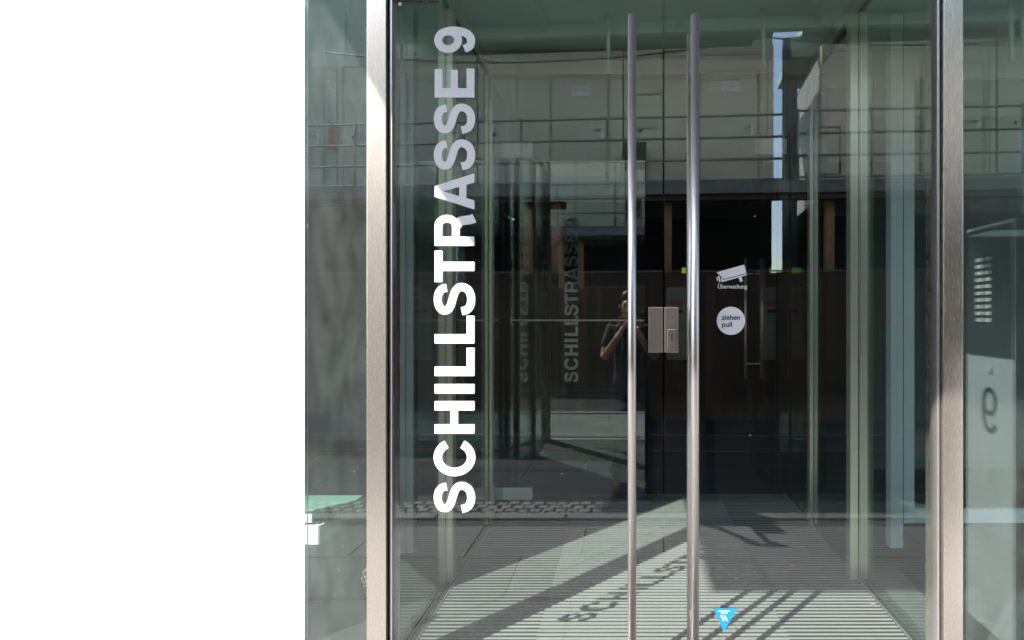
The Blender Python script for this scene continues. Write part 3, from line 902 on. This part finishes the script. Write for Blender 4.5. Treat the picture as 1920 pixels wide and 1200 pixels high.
# ---- cabins
def cabin(label, x0, wd, door=True, paper=True, dxr=0.3, extras=None, y=0.0, z=0.0):
    t = thing('site_cabin', label, 'cabin', fb_(x0, y, DZ + z), BA, 'beige site cabins in a row')
    z1 = 2.68
    e = 0.012
    box('shell', M['container_frame'], t, e + 0.04, wd - e - 0.04, -2.6, -0.042, 0, z1 - 0.02)
    for x in (e, wd - e - 0.10):
        box('corner_post', M['container'], t, x, x + 0.10, -0.10, 0.012, 0, z1, 0.004)
    box('top_rail', M['container'], t, e + 0.102, wd - e - 0.102, -0.10, 0.012, z1 - 0.14, z1, 0.004)
    box('bottom_rail', M['container'], t, e + 0.102, wd - e - 0.102, -0.10, 0.012, 0.0, 0.12, 0.004)
    d1 = wd - dxr
    d0 = d1 - 1.02
    xs = [e + 0.104, e + 0.104 + (d0 - 0.05 - e - 0.104) / 2, d0 - 0.05]
    for a, b in zip(xs, xs[1:]):
        box('wall_panel', M['container'], t, a + 0.003, b - 0.003, -0.04, -0.01, 0.122, z1 - 0.142)
    box('wall_panel', M['container'], t, d1 + 0.05, wd - e - 0.104, -0.04, -0.01, 0.122, z1 - 0.142)
    box('wall_panel', M['container'], t, d0 - 0.05, d1 + 0.05, -0.04, -0.01, 2.26, z1 - 0.142)
    box('door_frame', M['container_frame'], t, d0 - 0.045, d0 - 0.004, -0.04, 0.004, 0.122, 2.255)
    box('door_frame', M['container_frame'], t, d1 + 0.004, d1 + 0.045, -0.04, 0.004, 0.122, 2.255)
    dd = box('door', M['container_door'], t, d0, d1, -0.03, 0.0, 0.125, 2.25, 0.003)
    box('escutcheon', M['handle_white'], dd, d1 - 0.11, d1 - 0.07, 0.001, 0.012, 1.08, 1.29, 0.004)
    box('lever', M['dark_metal'], dd, d1 - 0.23, d1 - 0.09, 0.03, 0.045, 1.225, 1.243, 0.003)
    box('keyhole', M['ink'], dd, d1 - 0.095, d1 - 0.085, 0.0125, 0.0135, 1.12, 1.15)
    if paper:
        pc = (d0 + d1) / 2 + 0.03
        pp = box('notice_paper', M['paper'], dd, pc - 0.17, pc + 0.17, 0.001, 0.003, 1.86, 2.09)
        for z in (1.845, 2.07):
            box('tape', M['tape'], dd, pc - 0.18, pc + 0.18, 0.0035, 0.0045, z, z + 0.035)
        for i, (a, b) in enumerate(((0.02, 0.10), (-0.10, 0.13), (-0.12, 0.13), (-0.03, 0.13))):
            box('printed_line', M['ink'], dd, pc + a, pc + b, 0.0035, 0.0042, 2.035 - i * 0.03, 2.041 - i * 0.03)
    MB().tube([(e + 0.3, -0.01, 1.2), (e + 0.3, 0.012, 1.2)], 0.03, 12).build('cable_port', M['black'], t)
    if extras:
        for (a, b, z0, z) in extras:
            fr_ = box('vent_frame', M['container_frame'], t, a, b, -0.009, 0.012, z0, z, 0.004)
            box('vent_face', M['container'], fr_, a + .03, b - .03, 0.0125, 0.018, z0 + .03, z - .03)
    return t
cabin('beige site cabin at the far left end of the row', -8.3, 2.72, paper=False)
cabin('beige site cabin with fire extinguisher hanging on its front', -5.58, 2.72, paper=False)
cabin('beige site cabin whose notice hangs left of the long pull bars', -2.86, 2.72)
cabin('beige site cabin with vents and notice beside the bright gap', -0.14, 2.72, extras=[(0.10, 0.68, 1.86, 2.05), (0.12, 0.62, 1.24, 1.38)])
cabin('beige site cabin with notice mirrored in the right pane', 3.40, 3.01, dxr=0.22)
cabin('beige site cabin at the far right end of the row', 6.42, 2.72, paper=False)
cabin('added upper beige site cabin covering sky at the left end of the row', -11.0, 2.72, paper=False, y=-2.62, z=2.69)  # upper tier added only to hide the sky reflected in the left pane
cabin('added upper beige site cabin covering sky beside the flat roof', -8.26, 2.72, paper=False, y=-2.62, z=2.69)
cabin('added upper beige site cabin covering sky behind the end of the flat roof', -5.52, 2.2, paper=False, y=-2.62, z=2.69)
# fire extinguisher
fx = thing('fire_extinguisher', 'red fire extinguisher on the cabin wall reflected in left pane', 'fire extinguisher', fb_(gx(607, 11.2) - 0.0, 0.10, DZ + 0.95), BA)
MB().tube([(0, 0, 0), (0, 0, .02), (0, 0, .36), (0, 0, .40), (0, 0, .43)], [.06, .085, .085, .06, .025], 18).build('cylinder', M['red'], fx)
box('valve', M['black'], fx, -0.03, 0.03, -0.03, 0.03, 0.431, 0.47, 0.004)
MB().tube([(-0.12, 0, .56), (0, 0, .48), (.05, 0, .50)], .011, 8).build('lever', M['black'], fx)
MB().tube([(0.03, 0, .45), (.12, 0.02, .44), (.13, 0.02, .25), (.09, 0.03, .05)], .012, 8).build('hose', M['black'], fx)
box('wall_bracket', M['dark_metal'], fx, -0.02, 0.02, -0.095, -0.0855, 0.1, 0.4)
# black chair on the walkway
ch = thing('black_chair', 'black plastic chair standing on the walkway behind the railing', 'chair', fb_(gx(1192, 10.5), 0.45, DZ), BA)
box('backrest', M['black'], ch, -0.21, 0.21, -0.22, -0.18, 0.46, 0.93, 0.05)
box('seat', M['black'], ch, -0.21, 0.21, -0.2, 0.22, 0.43, 0.46, 0.012)
for sx in (-1, 1):
    for sy in (-1, 1):
        MB().tube([(sx * .19, sy * .18, .43), (sx * .21, sy * .21, 0)], .012, 8).build('leg', M['galv'], ch)
# roof over the walkway, with cross beams and hangers
rf = thing('site_roof', 'green-grey flat roof projecting over the row of cabins', 'roof', fb_(0, 0, 6.62), BA)
box('roof_deck', M['green_steel'], rf, -4.3, 2.62, -3.2, 1.55, 0.16, 0.36)
box('roof_deck', M['green_steel'], rf, 2.623, 3.147, 0.0, 1.55, 0.16, 0.36)
box('roof_deck', M['green_steel'], rf, 3.15, 12, -3.2, 1.55, 0.16, 0.36)
box('fascia', M['green_steel'], rf, -4.3, 12, 1.553, 1.60, 0.05, 0.40)
box('edge_beam', M['green_steel'], rf, -4.3, 12, 0.15, 0.30, -0.05, 0.157)
box('infill_panel', M['container'], rf, 2.2, 2.56, -0.12, -0.06, -0.218, 0.157)
box('infill_panel', M['container'], rf, 2.97, 3.6, -0.55, -0.49, -0.218, 0.157)
for k in range(7):
    box('cross_beam', M['green_steel'], rf, -4.0 + k * 2.4, -3.88 + k * 2.4, 0.303, 1.55, 0.02, 0.157)
for px, lab in ((1145, 'green pipe hanger below the roof near the vents'), (1433, 'green pipe hanger below the roof beside the bright gap'), (1872, 'green pipe hanger below the roof, left of the right-hand pair'), (1892, 'green pipe hanger below the roof, right of the right-hand pair')):
    o = thing('pipe_hanger', lab, 'hanger', fb_(gx(px, 10.6), 0.6, 6.6), BA, 'green pipe hangers under the roof')
    MB().tube([(0, 0, 0.175), (0, 0, -0.75), (0.02, 0, -0.82), (0.07, 0, -0.86)], 0.035, 10).build('pipe', M['green_steel'], o)
    MB().tube([(0, 0, 0.10), (0, 0, 0.17)], 0.06, 12).build('flange', M['galv'], o)
def cable(label, xa, xb, z, sag):
    pts = []
    for k in range(25):
        t_ = k / 24
        p = fb_(xa + (xb - xa) * t_, 0.62, z - sag * 4 * t_ * (1 - t_))
        pts.append(p)
    tag(MB().tube(pts, 0.014, 6).build('overhead_cable', M['black']), label, 'cable')
cable('black cable sagging below the roof left of the bright gap', -5.5, gx(1440, 10.6), 6.28, 0.30)
cable('black cable sagging below the roof right of the bright gap', gx(1440, 10.6), 8.0, 6.28, 0.22)
gp = thing('gap_post', 'dark steel post standing in the bright gap between cabins', 'post', fb_(gx(1487, 11.2), -0.6, ROADZ), BA)
box('post_body', M['dark_metal'], gp, -0.125, 0.125, -0.09, 0.09, 0, 6.86, 0.004)
box('base_plate', M['dark_metal'], gp, -0.15, 0.15, -0.15, 0.15, 0.0, 0.02)
# orange cables on the road
for y, lab in ((-2.35, 'orange cable lying along the road, the one nearer the entrance'), (-3.3, 'orange cable lying along the road, the one nearer the fence')):
    pts = [(-7 + k * 0.7, y + 0.05 * math.sin(k * 0.9 + y) + 0.02 * k * 0.7, ROADZ + 0.014) for k in range(21)]
    tag(MB().tube(pts, 0.009, 6).build('orange_cable', M['orange']), lab, 'cable')

# ================================================================== PHOTOGRAPHER (seen reflected)
def skin_mesh(name, chains, mat, sub=2):
    """chains: lists of (point, radius) - every list is one connected chain; links: index into earlier points by equal position."""
    vs_, es, rs, roots = [], [], [], []
    idx = {}
    for ci, chn in enumerate(chains):
        prev = None
        for (p, r_) in chn:
            k = tuple(round(c, 4) for c in p)
            if k not in idx:
                idx[k] = len(vs_)
                vs_.append(p)
                rs.append(r_)
                if prev is None:
                    roots.append(idx[k])
            i = idx[k]
            if prev is not None:
                es.append((prev, i))
            prev = i
    me = bpy.data.meshes.new(name)
    me.from_pydata(vs_, es, [])
    ob = bpy.data.objects.new(name, me)
    C.objects.link(ob)
    md = ob.modifiers.new('skin', 'SKIN')
    md.use_smooth_shade = True
    for i, r_ in enumerate(rs):
        sv = me.skin_vertices[0].data[i]
        sv.radius = r_ if isinstance(r_, tuple) else (r_, r_)
        sv.use_root = i in roots
    s2 = ob.modifiers.new('sub', 'SUBSURF')
    s2.levels = s2.render_levels = sub
    dg = bpy.context.evaluated_depsgraph_get()
    out = bpy.data.meshes.new_from_object(ob.evaluated_get(dg))
    bpy.data.objects.remove(ob)
    out.name = name
    out.materials.clear()
    out.materials.append(mat)
    for p in out.polygons:
        p.use_smooth = True
    return out
pe = thing('person', 'photographer in black T-shirt holding up a phone, reflected in the door', 'person', (-0.008, -0.45, ROADZ))
dz = -ROADZ
pel, sp1, che, nek = (0, 0, .97 + dz), (0, -.01, 1.16 + dz), (0, 0, 1.34 + dz), (0, .015, 1.49 + dz)
chains = [[(pel, (.11, .08)), (sp1, (.10, .075)), (che, (.125, .085)), (nek, (.058, .058)), ((-.01, .04, 1.555 + dz), (.062, .07)), ((-.012, .035, 1.64 + dz), (.075, .095)), ((-.012, .03, 1.70 + dz), (.06, .08))]]
hands = []
for s in (-1, 1):
    sh, el, wr = (s * .175, 0, 1.42 + dz), (s * .235, .10, 1.16 + dz), (s * .095 - .01, .33, 1.37 + dz)
    chains.append([(che, .12), (sh, .055), (el, .046), (wr, .029), ((s * .072, .385, 1.42 + dz), (.036, .022)), ((s * .068, .405, 1.455 + dz), (.036, .018))])
    hp, kn, an = (s * .09, 0, .90 + dz), (s * .105, .02, .53), (s * .11, -.02, .09)
    chains.append([(pel, .12), (hp, .085), (kn, .058), (an, .042), ((s * .115, .04, .045), (.042, .035)), ((s * .125, .15, .03), (.04, .025))])
    for f, (dx, ln) in enumerate(((-.03, .06), (-.01, .072), (.012, .068), (.03, .052))):
        b0 = (s * .068 + dx, .40, 1.458 + dz + f * 0.0001)
        hands.append([(b0, .0095), ((s * .068 + dx * .9, .428, 1.475 + dz + ln * .25), .009), ((s * .068 + dx * .85, .436, 1.48 + dz + ln * .7), .0085), ((s * .064 + dx * .85, .432, 1.482 + dz + ln), .0075)])
    hands.append([((s * .05, .395, 1.43 + dz), .011), ((s * .03, .40, 1.465 + dz), .0105), ((s * .032, .404, 1.49 + dz), .009)])
put('body', skin_mesh('body', chains + hands, M['skin']), pe)
nose = skin_mesh('nose', [[((-.012, .118, 1.655 + dz), .008), ((-.012, .136, 1.625 + dz), .013), ((-.012, .125, 1.61 + dz), .009)]], M['skin'], 1)
put('nose', nose, pe)
for s in (-1, 1):
    put('ear', skin_mesh('ear', [[((s * .078 - .012, .03, 1.655 + dz), .008), ((s * .086 - .012, .025, 1.64 + dz), (.006, .016)), ((s * .08 - .012, .03, 1.61 + dz), .007)]], M['skin'], 1), pe)
    put('eye', MB().tube([(s * .032 - .012, .108, 1.655 + dz), (s * .032 - .012, .117, 1.655 + dz)], [.010, .006], 10).mesh('eye', M['ink']), pe)
box('mouth', M['sign_red'], pe, -.035, .012, .108, .114, 1.572 + dz, 1.58 + dz, 0.003)
put('hair', skin_mesh('hair', [[((-.012, -.045, 1.60 + dz), (.055, .04)), ((-.012, -.03, 1.68 + dz), (.083, .075)), ((-.012, .015, 1.735 + dz), (.072, .085)), ((-.012, .07, 1.745 + dz), (.06, .03))]], M['hair']), pe)
shirt = [[((0, 0, .80 + dz), (.172, .128)), ((0, 0, .90 + dz), (.17, .125)), ((0, -.005, 1.0 + dz), (.165, .122)), (sp1, (.155, .118)), (che, (.185, .128)), ((0, .005, 1.43 + dz), (.13, .09)), ((0, .012, 1.50 + dz), (.068, .066))]]
for s in (-1, 1):
    sh = Vector((s * .175, 0, 1.42 + dz))
    el = Vector((s * .235, .10, 1.16 + dz))
    m_ = sh.lerp(el, .72)
    shirt.append([(che, .13), (tuple(sh), .077), (tuple(sh.lerp(el, .4)), .07), (tuple(m_), .066)])
put('t_shirt', skin_mesh('t_shirt', shirt, M['shirt']), pe)
tro = [[((0, 0, 1.12 + dz), (.135, .10)), ((0, 0, 1.04 + dz), (.15, .11)), (pel, (.16, .12))]]
for s in (-1, 1):
    tro.append([(pel, .13), ((s * .09, 0, .88 + dz), .10), ((s * .105, .02, .53), .075), ((s * .11, -.02, .10), .068)])
put('trousers', skin_mesh('trousers', tro, M['jeans']), pe)
for s in (-1, 1):
    put('shoe', skin_mesh('shoe', [[((s * .11, -.05, .048), (.048, .045)), ((s * .115, .05, .045), (.05, .04)), ((s * .125, .17, .033), (.045, .028))]], M['shoe']), pe)
for o in pe.children:
    o.location.z = 0.0
ph = thing('smartphone', 'black smartphone held sideways in front of the face', 'phone', (0.035, -0.022, 1.548))
box('phone_body', M['black'], ph, -0.08, 0.08, -0.008, 0.0, -0.037, 0.037, 0.003)
box('camera_bump', M['dark_metal'], ph, -0.072, -0.040, 0.0005, 0.0025, -0.02, 0.033, 0.001)
MB().tube([(-0.056, 0.0028, 0.02), (-0.056, 0.0045, 0.02)], 0.008, 14).build('lens', M['panel_dark'], ph)
